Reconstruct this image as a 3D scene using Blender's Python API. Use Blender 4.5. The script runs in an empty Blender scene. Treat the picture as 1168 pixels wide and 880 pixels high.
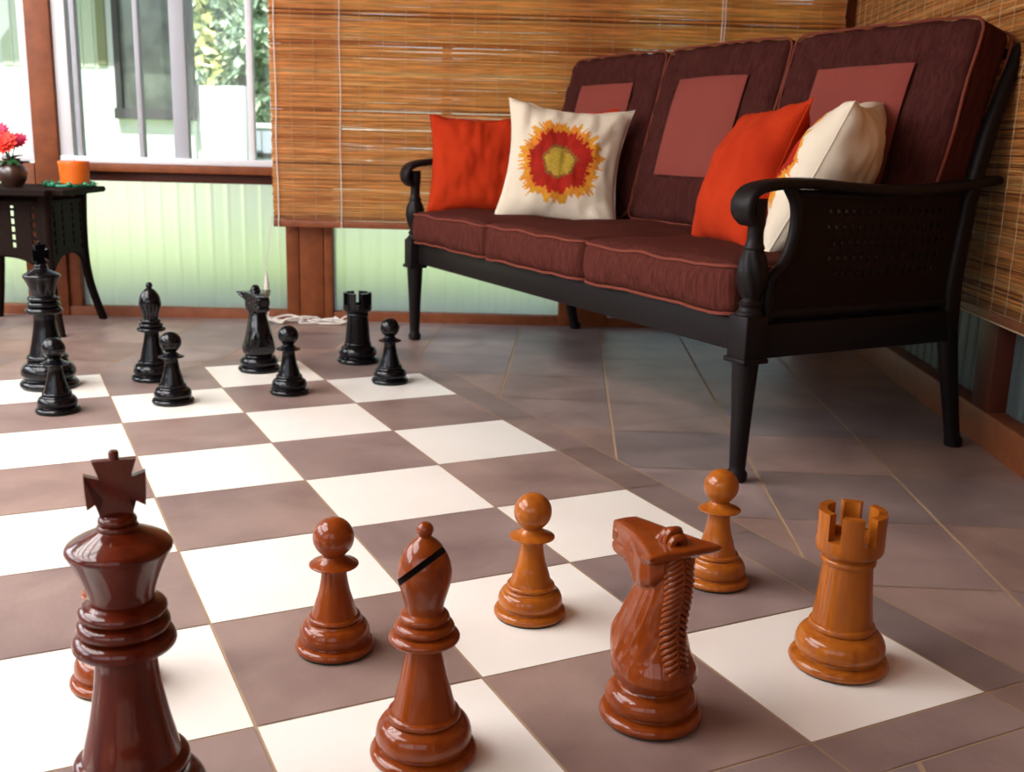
import bpy, bmesh, math, random
from math import pi, sin, cos, radians, atan2, hypot
from mathutils import Vector, Matrix, noise
C = bpy.context.scene.collection
random.seed(7)

# ------------------------------------------------------------------ camera, sky, sun, exposure
cam_d = bpy.data.cameras.new('camera'); cam = bpy.data.objects.new('camera', cam_d); C.objects.link(cam)
cam_d.sensor_width = 36; cam_d.lens = 1182.53 / 1168 * 36; cam_d.clip_start = .02
cam.matrix_world = Matrix(((0.89938476, 0.07602099, -0.43049721, 1.39744),
                           (-0.43642458, 0.21315520, -0.87412725, -0.92690),
                           (0.02531070, 0.97405630, 0.22488596, 0.75956), (0, 0, 0, 1)))
cam_d.dof.use_dof = True; cam_d.dof.focus_distance = 1.75; cam_d.dof.aperture_fstop = 7.0
bpy.context.scene.camera = cam
sc = bpy.context.scene
sc.view_settings.view_transform = 'Standard'; sc.view_settings.look = 'None'
sc.view_settings.gamma = 1; sc.view_settings.use_curve_mapping = False
sc.view_settings.exposure = 1.2

# frame of the back wall: x along the wall (to the right), y outwards, z up
AB = radians(-24.869)
MB = Matrix.Translation((1.702, 3.884, 0)) @ Matrix.Rotation(AB, 4, 'Z')
# frame of the right wall: x from the corner towards the viewer, y outwards
AR = radians(60.066) + pi
MR = Matrix.Translation((4.651, 2.517, 0)) @ Matrix.Rotation(AR, 4, 'Z')

w = bpy.data.worlds.new('sky'); sc.world = w; w.use_nodes = True
nt = w.node_tree; bg = nt.nodes['Background']
sky = nt.nodes.new('ShaderNodeTexSky'); sky.sky_type = 'NISHITA'; sky.sun_disc = False
sky.sun_elevation = radians(52); sky.sun_rotation = radians(200); sky.air_density = 1.0; sky.dust_density = 2.0
nt.links.new(sky.outputs[0], bg.inputs[0]); bg.inputs[1].default_value = 0.085

def light(name, kind, loc, direction, energy, color=(1, 1, 1), size=None):
    l = bpy.data.lights.new(name, kind); o = bpy.data.objects.new(name, l); C.objects.link(o)
    o.location = loc; o.rotation_euler = Vector(direction).to_track_quat('-Z', 'Y').to_euler()
    l.energy = energy; l.color = color
    if kind == 'AREA': l.shape = 'RECTANGLE'; l.size, l.size_y = size
    return o
sun = light('sun', 'SUN', (0, 0, 6), MB.to_3x3() @ Vector((.12, 1, -1.45)), 3.4, (1, .96, .88)); sun.data.angle = radians(.6)
# daylight entering the open sides of the sunroom (left side and the side behind the viewer)
light('daylight_left', 'AREA', MB @ Vector((-2.25, -2.5, 1.80)), MB.to_3x3() @ Vector((1, 0, -.85)), 72, (.92, .95, 1), (4.6, 1.1))
light('daylight_front', 'AREA', MB @ Vector((-.6, -5.75, 1.55)), MB.to_3x3() @ Vector((0, 1, -.28)), 10, (1, .97, .93), (2.6, 1.5))
light('overhead_fill', 'AREA', MB @ Vector((-.65, -2.9, 2.44)), (0, 0, -1), 108, (1, .97, .94), (2.1, 3.2))  # added fill lamp overhead, brightens the floor; no roof light is visible

# ------------------------------------------------------------------ materials
def mat(name, color, rough=.5, coat=0, metal=0, spec=.5, noise_scale=None, noise_amt=0, color2=None, stretch=(1, 1, 1),
        bump=0, bump_scale=None, sheen=0, coords='Object', attr=None, detail=4, distortion=0, coat_rough=.05):
    m = bpy.data.materials.new(name); m.use_nodes = True; t = m.node_tree; N = t.nodes; L = t.links
    b = N['Principled BSDF']; b.inputs['Base Color'].default_value = (*color, 1)
    b.inputs['Roughness'].default_value = rough; b.inputs['Metallic'].default_value = metal
    b.inputs['Specular IOR Level'].default_value = spec
    b.inputs['Coat Weight'].default_value = coat; b.inputs['Coat Roughness'].default_value = coat_rough
    b.inputs['Sheen Weight'].default_value = sheen
    tc = N.new('ShaderNodeTexCoord'); mp = N.new('ShaderNodeMapping'); mp.inputs['Scale'].default_value = stretch
    L.new(tc.outputs[coords], mp.inputs[0])
    col = None
    if noise_scale:
        n = N.new('ShaderNodeTexNoise'); n.inputs['Scale'].default_value = noise_scale; n.inputs['Detail'].default_value = detail
        n.inputs['Distortion'].default_value = distortion
        L.new(mp.outputs[0], n.inputs[0])
        r = N.new('ShaderNodeValToRGB'); r.color_ramp.elements[0].position = .5 - .22; r.color_ramp.elements[1].position = .5 + .22
        c2 = color2 or tuple(c * (1 - noise_amt) for c in color)
        r.color_ramp.elements[0].color = (*color, 1); r.color_ramp.elements[1].color = (*c2, 1)
        L.new(n.outputs[0], r.inputs[0]); col = r.outputs[0]
    if attr:
        a = N.new('ShaderNodeAttribute'); a.attribute_name = attr
        if col is None: col = a.outputs['Color']
        else:
            mx = N.new('ShaderNodeMix'); mx.data_type = 'RGBA'; mx.blend_type = 'MULTIPLY'; mx.inputs[0].default_value = 1
            L.new(col, mx.inputs[6]); L.new(a.outputs['Color'], mx.inputs[7]); col = mx.outputs[2]
    if col is not None: L.new(col, b.inputs['Base Color'])
    if bump:
        n2 = N.new('ShaderNodeTexNoise'); n2.inputs['Scale'].default_value = bump_scale or 60; n2.inputs['Detail'].default_value = 3
        L.new(mp.outputs[0], n2.inputs[0]); bu = N.new('ShaderNodeBump'); bu.inputs['Strength'].default_value = bump
        bu.inputs['Distance'].default_value = .004
        L.new(n2.outputs[0], bu.inputs['Height']); L.new(bu.outputs[0], b.inputs['Normal'])
    m['b'] = 1
    return m

M = {}
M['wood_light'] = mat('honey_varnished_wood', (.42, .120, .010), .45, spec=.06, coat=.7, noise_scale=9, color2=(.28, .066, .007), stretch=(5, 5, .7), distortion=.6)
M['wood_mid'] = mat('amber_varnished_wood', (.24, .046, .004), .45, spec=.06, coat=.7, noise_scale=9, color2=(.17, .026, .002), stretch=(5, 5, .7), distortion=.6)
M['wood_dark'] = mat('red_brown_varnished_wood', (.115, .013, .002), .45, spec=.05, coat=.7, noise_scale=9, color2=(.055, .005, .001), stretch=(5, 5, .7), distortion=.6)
M['ebony'] = mat('black_lacquered_wood', (.003, .003, .004), .25, spec=.12, coat=.45, coat_rough=.08)
M['felt'] = mat('dark_green_felt', (.006, .03, .012), .95)
M['slit'] = mat('cut_face_dark', (.02, .006, .003), .8)
M['tile_dark'] = mat('brown_stone_tile', (.185, .122, .110), .42, spec=.35, noise_scale=5, color2=(.32, .225, .195), attr='tint', detail=6, bump=.12, bump_scale=90, distortion=.4)
M['tile_white'] = mat('cream_tile', (.86, .81, .74), .33, noise_scale=4, color2=(.80, .745, .67), attr='tint', detail=5, bump=.05, bump_scale=60)
M['grout'] = mat('tan_grout', (.42, .28, .17), .9, noise_scale=30, noise_amt=.2)
M['cedar'] = mat('orange_brown_stained_timber', (.25, .070, .020), .5, spec=.3, noise_scale=6, color2=(.17, .042, .012), stretch=(3, 3, 3), bump=.1)
M['cedar_dark'] = mat('dark_stained_and_shaded_timber', (.10, .020, .008), .5, spec=.3, noise_scale=6, noise_amt=.3)
M['white_frame'] = mat('white_window_frame', (.75, .75, .78), .4)
M['grey_frame'] = mat('grey_aluminium_frame', (.42, .43, .47), .4)
M['sofa_metal'] = mat('dark_bronze_cast_metal', (.009, .006, .006), .45, spec=.16, bump=.08, bump_scale=120)
M['wicker_panel'] = mat('woven_brown_panel', (.012, .006, .0035), .65, spec=.1, bump=.3, bump_scale=200)
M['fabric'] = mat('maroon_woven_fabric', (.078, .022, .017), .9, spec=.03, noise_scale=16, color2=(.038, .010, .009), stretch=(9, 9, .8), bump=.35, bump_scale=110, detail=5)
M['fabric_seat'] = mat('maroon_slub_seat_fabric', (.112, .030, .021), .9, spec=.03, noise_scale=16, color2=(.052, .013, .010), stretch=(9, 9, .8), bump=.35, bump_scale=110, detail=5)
M['rose'] = mat('rose_red_plain_fabric', (.235, .048, .034), .85, spec=.15, sheen=.05, noise_scale=300, noise_amt=.15)
M['piping'] = mat('rust_cord_piping', (.17, .038, .022), .8, spec=.2)
M['red_pillow'] = mat('orange_red_cotton', (.46, .032, .004), .9, spec=.15, noise_scale=8, color2=(.38, .022, .003), bump=.25, bump_scale=260)
M['beige_pillow'] = mat('printed_cream_cotton', (1, 1, 1), .85, spec=.2, attr='tint', bump=.25, bump_scale=260)
M['table_wicker'] = mat('dark_brown_wicker', (.012, .006, .004), .65, spec=.08, bump=.5, bump_scale=150)
M['candle'] = mat('orange_wax', (.85, .17, .01), .4)
M['candle'].node_tree.nodes['Principled BSDF'].inputs['Subsurface Weight'].default_value = .5
M['candle'].node_tree.nodes['Principled BSDF'].inputs['Subsurface Radius'].default_value = (.04, .015, .005)
M['vase'] = mat('brown_glazed_vase', (.05, .022, .014), .3, coat=.5)
M['green_leaf'] = mat('dark_green_leaf', (.02, .10, .025), .5)
M['petal'] = mat('magenta_petal', (.62, .02, .10), .6)
M['petal_red'] = mat('red_petal', (.75, .04, .02), .6)
M['yellow'] = mat('yellow_stamen', (.8, .4, .03), .6)
M['white_cord'] = mat('white_cotton_cord', (.80, .74, .66), .8)
M['string'] = mat('tan_weave_string', (.62, .45, .28), .8)
M['plaster'] = mat('cream_painted_wall', (.24, .15, .09), .8)
M['ceiling'] = mat('white_boarded_ceiling', (.34, .20, .11), .7)
M['lawn'] = mat('mown_lawn', (.40, .53, .20), .9, noise_scale=3, color2=(.30, .45, .14))
M['paving'] = mat('pale_blue_grey_paving', (.62, .68, .72), .9, noise_scale=5, noise_amt=.2)
M['stucco'] = mat('white_sunlit_stucco', (.80, .82, .82), .9, noise_scale=2.0, color2=(.72, .76, .80))
M['siding'] = mat('sage_painted_siding', (.62, .66, .55), .8)
M['olive'] = mat('olive_painted_post', (.26, .26, .17), .8)
M['dark_glass'] = mat('glass_painted_reflections', (.025, .04, .035), .12, noise_scale=5, color2=(.17, .21, .17), detail=5)  # mottled colour stands in for trees reflected in the glass
M['dark_frame'] = mat('charcoal_window_frame', (.05, .05, .055), .5)
M['leaf_light'] = mat('sunlit_green_leaves', (.040, .088, .006), .7, spec=.1, attr='tint')
M['bark'] = mat('grey_brown_bark', (.12, .08, .05), .9, noise_scale=10, noise_amt=.4)
M['fence'] = mat('blue_grey_painted_fence', (.42, .46, .55), .7)
M['roof'] = mat('grey_roof_shingles', (.25, .24, .23), .9)

def bamboo_mat():
    m = bpy.data.materials.new('honey_bamboo_slats'); m.use_nodes = True; t = m.node_tree; N = t.nodes; L = t.links
    N.remove(N['Principled BSDF']); out = N['Material Output']
    a = N.new('ShaderNodeAttribute'); a.attribute_name = 'tint'
    tc = N.new('ShaderNodeTexCoord'); mp = N.new('ShaderNodeMapping'); mp.inputs['Scale'].default_value = (2.5, 1, 60)
    L.new(tc.outputs['Object'], mp.inputs[0]); n = N.new('ShaderNodeTexNoise'); n.inputs['Scale'].default_value = 3; n.inputs['Detail'].default_value = 4
    L.new(mp.outputs[0], n.inputs[0]); r = N.new('ShaderNodeValToRGB')
    r.color_ramp.elements[0].position = .3; r.color_ramp.elements[0].color = (.55, .50, .45, 1)
    r.color_ramp.elements[1].position = .62; r.color_ramp.elements[1].color = (1, 1, 1, 1)
    L.new(n.outputs[0], r.inputs[0])
    mx = N.new('ShaderNodeMix'); mx.data_type = 'RGBA'; mx.blend_type = 'MULTIPLY'; mx.inputs[0].default_value = 1
    L.new(r.outputs[0], mx.inputs[6]); L.new(a.outputs['Color'], mx.inputs[7])
    p = N.new('ShaderNodeBsdfPrincipled'); p.inputs['Roughness'].default_value = .45; L.new(mx.outputs[2], p.inputs['Base Color'])
    tr = N.new('ShaderNodeBsdfTranslucent'); L.new(mx.outputs[2], tr.inputs[0])
    ms = N.new('ShaderNodeMixShader'); ms.inputs[0].default_value = .5
    L.new(p.outputs[0], ms.inputs[1]); L.new(tr.outputs[0], ms.inputs[2]); L.new(ms.outputs[0], out.inputs[0])
    return m
M['bamboo'] = bamboo_mat()

def panel_mat():
    m = bpy.data.materials.new('frosted_corrugated_polycarbonate'); m.use_nodes = True; t = m.node_tree; N = t.nodes; L = t.links
    N.remove(N['Principled BSDF']); out = N['Material Output']
    rf = N.new('ShaderNodeBsdfRefraction'); rf.inputs['Color'].default_value = (.98, .98, .84, 1); rf.inputs['Roughness'].default_value = .6; rf.inputs['IOR'].default_value = 1.25
    tr = N.new('ShaderNodeBsdfTranslucent'); tr.inputs[0].default_value = (.93, .95, .80, 1)
    gl = N.new('ShaderNodeBsdfGlossy'); gl.inputs['Roughness'].default_value = .3; gl.inputs[0].default_value = (.7, .7, .7, 1)
    a = N.new('ShaderNodeMixShader'); a.inputs[0].default_value = .45; L.new(rf.outputs[0], a.inputs[1]); L.new(tr.outputs[0], a.inputs[2])
    b = N.new('ShaderNodeMixShader'); b.inputs[0].default_value = .05; L.new(a.outputs[0], b.inputs[1]); L.new(gl.outputs[0], b.inputs[2])
    L.new(b.outputs[0], out.inputs[0]); return m
M['poly'] = panel_mat()

def glass_mat():
    m = bpy.data.materials.new('clear_window_glass'); m.use_nodes = True; t = m.node_tree; N = t.nodes; L = t.links
    N.remove(N['Principled BSDF']); out = N['Material Output']
    tr = N.new('ShaderNodeBsdfTransparent'); tr.inputs[0].default_value = (.93, .96, .96, 1)
    gl = N.new('ShaderNodeBsdfGlossy'); gl.inputs['Roughness'].default_value = .02
    fr = N.new('ShaderNodeFresnel'); fr.inputs[0].default_value = 1.4
    a = N.new('ShaderNodeMixShader'); L.new(fr.outputs[0], a.inputs[0]); L.new(tr.outputs[0], a.inputs[1]); L.new(gl.outputs[0], a.inputs[2])
    L.new(a.outputs[0], out.inputs[0]); return m
M['glass'] = glass_mat()
M['candle_glass'] = mat('green_glass_beads', (.03, .30, .16), .12, coat=.6)

# ------------------------------------------------------------------ helpers
def tag(o, label=None, cat=None, group=None, kind=None):
    if label: o['label'] = label
    if cat: o['category'] = cat
    if group: o['group'] = group
    if kind: o['kind'] = kind
    return o
def thing(name, label, cat, loc=(0, 0, 0), rz=0, group=None, matrix=None):
    o = bpy.data.objects.new(name, None); C.objects.link(o); o.empty_display_size = .05
    if matrix is not None: o.matrix_world = matrix
    else: o.location = loc; o.rotation_euler = (0, 0, rz)
    return tag(o, label, cat, group)
def obj(name, bm, m, parent=None, matrix=None, smooth=True, ang=45, label=None):
    me = bpy.data.meshes.new(name); bm.normal_update(); bm.to_mesh(me); bm.free()
    for x in (m if isinstance(m, (list, tuple)) else [m]): me.materials.append(x)
    if smooth:
        me.shade_smooth(); me.set_sharp_from_angle(angle=radians(ang))
    o = bpy.data.objects.new(name, me); C.objects.link(o)
    if parent: o.parent = parent
    if matrix is not None: o.matrix_local = matrix
    if label: o['label'] = label
    return o
def struct(name, bm, m, parent=None, matrix=None, label=None, **k):
    o = obj(name, bm, m, parent, matrix, **k)
    if not parent: o['kind'] = 'structure'; o['category'] = name.split('_')[0]
    if label: o['label'] = label
    return o
def bevel_all(bm, r, seg=2, geom=None):
    bmesh.ops.bevel(bm, geom=geom or bm.edges[:], offset=r, segments=seg, affect='EDGES', profile=.5)
def bx(bm, x0, x1, y0, y1, z0, z1, mtx=None, bev=0, mi=0):
    t = bmesh.new(); bmesh.ops.create_cube(t, size=1)
    bmesh.ops.scale(t, vec=(x1 - x0, y1 - y0, z1 - z0), verts=t.verts)
    bmesh.ops.translate(t, vec=((x0 + x1) / 2, (y0 + y1) / 2, (z0 + z1) / 2), verts=t.verts)
    if bev: bevel_all(t, bev)
    if mtx is not None: bmesh.ops.transform(t, matrix=mtx, verts=t.verts)
    merge(bm, t, mi); return bm
def merge(bm, t, mi=0):
    vs = [bm.verts.new(v.co) for v in t.verts]
    t.verts.index_update()
    for f in t.faces:
        try:
            g = bm.faces.new([vs[v.index] for v in f.verts]); g.material_index = mi or f.material_index
        except ValueError: pass
    t.free()
def lathe(prof, seg=56, bm=None, close=True):
    bm = bm or bmesh.new(); rings = []
    for r, z in prof:
        if r < 1e-5: rings.append([bm.verts.new((0, 0, z))])
        else: rings.append([bm.verts.new((r * cos(2 * pi * i / seg), r * sin(2 * pi * i / seg), z)) for i in range(seg)])
    for a, b in zip(rings, rings[1:]):
        for i in range(seg):
            j = (i + 1) % seg
            q = [a[i % len(a)], a[j % len(a)], b[j % len(b)], b[i % len(b)]]
            u = []
            for v in q:
                if v not in u: u.append(v)
            if len(u) >= 3:
                try: bm.faces.new(u)
                except ValueError: pass
    if close:
        for rg, rev in ((rings[0], True), (rings[-1], False)):
            if len(rg) > 1: bm.faces.new(rg[::-1] if rev else rg)
    return bm
def bulge(r0, z0, r1, z1, rout, n=10):
    out = []
    for i in range(n + 1):
        a = -pi / 2 + pi * i / n; k = (sin(a) + 1) / 2
        out.append((r0 + (r1 - r0) * k + (rout - (r0 + r1) / 2) * cos(a), z0 + (z1 - z0) * k))
    return out
def catmull(pts, n=6):
    P = [Vector(p) for p in pts]; out = []
    for i in range(len(P) - 1):
        p0 = P[max(i - 1, 0)]; p1 = P[i]; p2 = P[i + 1]; p3 = P[min(i + 2, len(P) - 1)]
        for k in range(n):
            t = k / n
            out.append(.5 * ((2 * p1) + (p2 - p0) * t + (2 * p0 - 5 * p1 + 4 * p2 - p3) * t * t + (3 * p1 - p0 - 3 * p2 + p3) * t ** 3))
    out.append(P[-1]); return out
def tube(bm, pts, r, seg=8, closed=False, flat=1.0, up=None):
    """round (or flattened) rod through pts; r a number or one value per point"""
    P = [Vector(p) for p in pts]; n = len(P); rings = []
    rr = r if isinstance(r, (list, tuple)) else [r] * n
    T = []
    for i in range(n):
        a = P[(i - 1) % n] if (closed or i) else P[i]; b = P[(i + 1) % n] if (closed or i < n - 1) else P[i]
        T.append((b - a).normalized())
    nrm = Vector(up) if up else (Vector((0, 0, 1)) if abs(T[0].z) < .9 else Vector((1, 0, 0)))
    for i in range(n):
        nrm = (nrm - T[i] * nrm.dot(T[i]))
        nrm = nrm.normalized() if nrm.length > 1e-6 else T[i].orthogonal().normalized()
        bi = T[i].cross(nrm)
        if up: base = Vector(up)
        rings.append([bm.verts.new(P[i] + nrm * cos(2 * pi * k / seg) * rr[i] * flat + bi * sin(2 * pi * k / seg) * rr[i]) for k in range(seg)])
    m = n if closed else n - 1
    for i in range(m):
        a = rings[i]; b = rings[(i + 1) % n]
        for k in range(seg):
            j = (k + 1) % seg; bm.faces.new((a[k], a[j], b[j], b[k]))
    if not closed:
        bm.faces.new(rings[0][::-1]); bm.faces.new(rings[-1])
    return bm
def loft(bm, secs, n=24, p=2.4):
    """secs: (centre, half a, half b, axis a, axis b) superelliptic sections"""
    rings = []
    for c, a, b, ua, ub in secs:
        c = Vector(c); ua = Vector(ua); ub = Vector(ub); R = []
        for i in range(n):
            t = 2 * pi * i / n; ct, st = cos(t), sin(t)
            R.append(bm.verts.new(c + ua * a * math.copysign(abs(ct) ** (2 / p), ct) + ub * b * math.copysign(abs(st) ** (2 / p), st)))
        rings.append(R)
    for a, b in zip(rings, rings[1:]):
        for k in range(n):
            j = (k + 1) % n; bm.faces.new((a[k], a[j], b[j], b[k]))
    bm.faces.new(rings[0][::-1]); bm.faces.new(rings[-1]); return bm
def apply_mods(o):
    dg = bpy.context.evaluated_depsgraph_get(); dg.update()
    me = bpy.data.meshes.new_from_object(o.evaluated_get(dg)); old = o.data; o.modifiers.clear(); o.data = me
    me.name = old.name; bpy.data.meshes.remove(old); return o
def copy_tree(o, parent=None):
    c = o.copy(); C.objects.link(c)
    if parent: c.parent = parent
    for ch in [x for x in bpy.data.objects if x.parent == o]: copy_tree(ch, c)
    return c
def set_tint(me, fn):
    """face colour attribute 'tint' from fn(polygon) on every corner"""
    a = me.color_attributes.new('tint', 'FLOAT_COLOR', 'CORNER')
    for p in me.polygons:
        c = fn(p)
        for li in p.loop_indices: a.data[li].color = (*c, 1)

# ------------------------------------------------------------------ floor
T = .33
BL = MB @ Vector((-2.0, 0, 0)); BR = MR @ Vector((0, 0, 0)); FR = MR @ Vector((5.6, 0, 0)); FL = MB @ Vector((-2.0, -5.5, 0))
room = [BL, FL, FR, BR]      # counter-clockwise
def clip(poly, a, b, c):     # keep a*x+b*y<=c
    out = []
    for i in range(len(poly)):
        p, q = poly[i], poly[(i + 1) % len(poly)]; dp = a * p[0] + b * p[1] - c; dq = a * q[0] + b * q[1] - c
        if dp <= 0: out.append(p)
        if dp * dq < 0:
            t = dp / (dp - dq); out.append((p[0] + (q[0] - p[0]) * t, p[1] + (q[1] - p[1]) * t))
    return out
def clip_room(poly):
    for i in range(4):
        p, q = room[i], room[(i + 1) % 4]; nx, ny = (q.y - p.y), -(q.x - p.x); l = hypot(nx, ny); nx /= l; ny /= l
        if len(poly) < 3: return poly
        poly = clip(poly, nx, ny, nx * p.x + ny * p.y)
    return poly
fb = bmesh.new(); tints = []
def tile(poly, mi, tint):
    if len(poly) < 3: return
    f = fb.faces.new([fb.verts.new((x, y, 0)) for x, y in poly]); f.material_index = mi; tints.append(tint)
    if f.normal.z < 0: f.normal_flip()
def rnd(base, spread, warm=.05):
    k = base + random.uniform(-spread, spread); wv = random.uniform(-warm, warm); return (k * (1 + wv), k, k * (1 - wv))
g = .0021; room_base = [(p.x, p.y) for p in room]
f0 = fb.faces.new([fb.verts.new((x, y, -.0012)) for x, y in room_base]); f0.material_index = 2; tints.append((1, 1, 1))
for i in range(8):
    for j in range(8):
        x0, x1, y0, y1 = i * T + g, (i + 1) * T - g, j * T + g, (j + 1) * T - g
        wh = (i + j) % 2
        tile([(x0, y0), (x1, y0), (x1, y1), (x0, y1)], 1 if wh else 0, rnd(1, .02, .01) if wh else rnd(1.0, .06))
sw = .31 * T; X0, X1, Y0, Y1 = -sw, 8 * T + sw, -.27 * T, 8 * T + sw
for k in range(8):
    a, b = k * T + g, (k + 1) * T - g
    tile([(8 * T + g, a), (X1 - g, a), (X1 - g, b), (8 * T + g, b)], 0, rnd(.86, .10))
    tile([(X0 + g, a), (-g, a), (-g, b), (X0 + g, b)], 0, rnd(.9, .08))
    tile([(a, Y0 + g), (b, Y0 + g), (b, -g), (a, -g)], 0, rnd(.92, .08))
    tile([(a, 8 * T + g), (b, 8 * T + g), (b, Y1 - g), (a, Y1 - g)], 0, rnd(.95, .06))
for a, b, c, d in ((8 * T, X1, 8 * T, Y1), (X0, 0, 8 * T, Y1), (X0, 0, Y0, 0), (8 * T, X1, Y0, 0)):
    tile([(a + g, c + g), (b - g, c + g), (b - g, d - g), (a + g, d - g)], 0, rnd(.9, .08))
ga = radians(60.8); n1 = (sin(ga), -cos(ga)); ga2 = radians(-28.2); n2 = (-sin(ga2), cos(ga2))
pitch = 1.02 * T
for i in range(-30, 31):
    for j in range(-30, 31):
        c0, c1 = .38 * T + i * pitch + 1.9 * g, .38 * T + (i + 1) * pitch - 1.9 * g
        e0, e1 = 7.97 * T + j * pitch + g, 7.97 * T + (j + 1) * pitch - g
        def X(a, b):
            D = n1[0] * n2[1] - n1[1] * n2[0]; return ((a * n2[1] - b * n1[1]) / D, (n1[0] * b - n2[0] * a) / D)
        q = [X(c0, e0), X(c1, e0), X(c1, e1), X(c0, e1)]
        q = clip_room(q)
        if len(q) < 3: continue
        ti = rnd(1.0, .14, .09)
        rest = q
        for (a, b, c) in ((1, 0, X0 - g), (-1, 0, -(X1 + g)), (0, 1, Y0 - g), (0, -1, -(Y1 + g))):
            if len(rest) < 3: break
            tile(clip(rest, a, b, c), 0, ti); rest = clip(rest, -a, -b, -c)
fl = struct('floor', fb, [M['tile_dark'], M['tile_white'], M['grout']], smooth=False, label='brown stone tile floor with an inlaid cream and brown chessboard')
set_tint(fl.data, lambda p: tints[p.index])

# ------------------------------------------------------------------ walls
def build_wall(name, p0, p1, z1, openings, m, thick=.08, z0=0, label=None):
    """p0 to p1, the room on the left hand side when walking; openings (a, b, zb, zt)"""
    L = (p1 - p0).length; A = atan2(p1.y - p0.y, p1.x - p0.x); mt = Matrix.Translation(p0) @ Matrix.Rotation(A, 4, 'Z')
    bm = bmesh.new(); x = 0
    for a, b, zb, zt in sorted(openings) + [(L, L, 0, 0)]:
        if a > x: bx(bm, x, a, -thick, 0, z0, z1)
        if b > a:
            if zb > z0: bx(bm, a, b, -thick, 0, z0, zb)
            if zt < z1: bx(bm, a, b, -thick, 0, zt, z1)
        x = b
    return struct(name, bm, m, matrix=mt, smooth=False, label=label), mt
H = 2.35
wall_l, ML = build_wall('wall_left', BL, FL, H, [(.3, 1.8, .6, 2.15), (1.95, 3.45, .6, 2.15), (3.6, 5.1, .6, 2.15)], M['plaster'], label='left sunroom wall with open windows')
wall_f, MF = build_wall('wall_front', FL, FR, H, [(.3, 1.5, .6, 2.15), (1.6, 2.8, .6, 2.15), (2.9, 4.1, .6, 2.15)], M['plaster'], label='sunroom wall behind the viewer')
# slim mullions in these windows
for mt, ops in ((ML, [(.3, 1.8), (1.95, 3.45), (3.6, 5.1)]), (MF, [(.3, 1.5), (1.6, 2.8), (2.9, 4.1)])):
    for k, (a, b) in enumerate(ops):
        bm = bmesh.new()
        for x in (a, (2 * a + b) / 3, (a + 2 * b) / 3, b): bx(bm, x - .02, x + .02, -.07, -.01, .6, 2.15)
        bx(bm, a, b, -.07, -.01, .58, .63); bx(bm, a, b, -.07, -.01, 2.12, 2.17)
        o = struct('window_%d' % (k + (3 if mt is ML else 6)), bm, M['white_frame'], matrix=mt, label='white framed sunroom window')
# ceiling, with an unseen roof overhang added to block the sun
bm = bmesh.new()
cc = (BL + BR + FR + FL) / 4
ring = []
for p in room:
    dv = (p - cc); ring.append(p + dv.normalized() * .55)
inner = [MB @ Vector(q) for q in ((-1.7, -1.3, 0), (-1.7, -4.5, 0), (.4, -4.5, 0), (.4, -1.3, 0))]  # opening made up to hold the overhead fill lamp
for z, fl_ in ((H, 1), (H + .12, 0)):
    o_ = [bm.verts.new((p.x, p.y, z)) for p in ring]; n_ = [bm.verts.new((p.x, p.y, z)) for p in inner]
    for i in range(4):
        q = (o_[i], o_[(i + 1) % 4], n_[(i + 1) % 4], n_[i]); bm.faces.new(q[::-1] if fl_ else q)
    if fl_: lo, li = o_, n_
for i in range(4):
    j = (i + 1) % 4; bm.faces.new((lo[i], lo[j], o_[j], o_[i])); bm.faces.new((li[j], li[i], n_[i], n_[j]))
struct('ceiling', bm, M['ceiling'], smooth=False, label='brown boarded sunroom ceiling around an added opening for the overhead fill lamp')
b = bmesh.new()
for k in range(6): x = -1.7 + 2.1 * k / 5; bx(b, x - .03, x + .03, -4.5, -1.3, H - .02, H + .04)
for y in (-4.5, -2.9, -1.3): bx(b, -1.73, .43, y - .03, y + .03, H - .02, H + .04)
rw = struct('window_11', b, M['white_frame'], matrix=MB, smooth=False, label='unseen bars added under the overhead fill lamp')  # bars added so the fill lamp reflects as stripes
b = bmesh.new(); bx(b, -1.75, .45, -4.55, -1.25, H + .121, H + .14); obj('pane', b, M['white_frame'], rw, smooth=False, label='white cover added over the roof opening to block the sun')  # opaque cover added above the lamp, stops sun patches indoors

# right wall: solid, dark corrugated strip low down, timber baseboard
bm = bmesh.new(); bx(bm, -.1, 5.6, .075, .15, -.3, H); bx(bm, -.1, 5.6, .0, .15, .34, .40)
wr = struct('wall_right', bm, M['cedar_dark'], matrix=MR, smooth=False, label='right sunroom wall of dark stained timber')
def corrug(x0, x1, z0, z1, y, pitch=.072, amp=.007):
    bm = bmesh.new(); n = max(8, int((x1 - x0) / pitch * 10)); cols = []
    for i in range(n + 1):
        x = x0 + (x1 - x0) * i / n; ph = (x / pitch) % 1
        yy = y + (amp * (1 - abs(ph - .5) / .16) if abs(ph - .5) < .16 else 0)
        cols.append([bm.verts.new((x, yy, z)) for z in (z0, (z0 + z1) / 2, z1)])
    for a, b in zip(cols, cols[1:]):
        bm.faces.new((a[0], b[0], b[1], a[1])); bm.faces.new((a[1], b[1], b[2], a[2]))
    return bm
M['teal_panel'] = mat('shade_toned_corrugated_sheet', (.10, .13, .13), .5, noise_scale=4, noise_amt=.3)  # dark tone paints in the shaded outdoors behind this sheet
obj('corrugated_panel', corrug(.02, 5.5, .08, .37, .05), M['teal_panel'], wr, label='corrugated strip toned dark teal for the shade behind it')
for t0 in (.04, 1.70, 3.4):
    b2 = bmesh.new(); bx(b2, t0, t0 + .12, .0, .075, .09, .38, bev=.003); obj('post', b2, M['cedar_dark'], wr)
bm = bmesh.new(); bx(bm, .0, 5.5, -.006, .075, -.06, .095, bev=.004)
struct('baseboard_right', bm, M['cedar'], matrix=MR, label='orange brown timber baseboard on the right')

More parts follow.
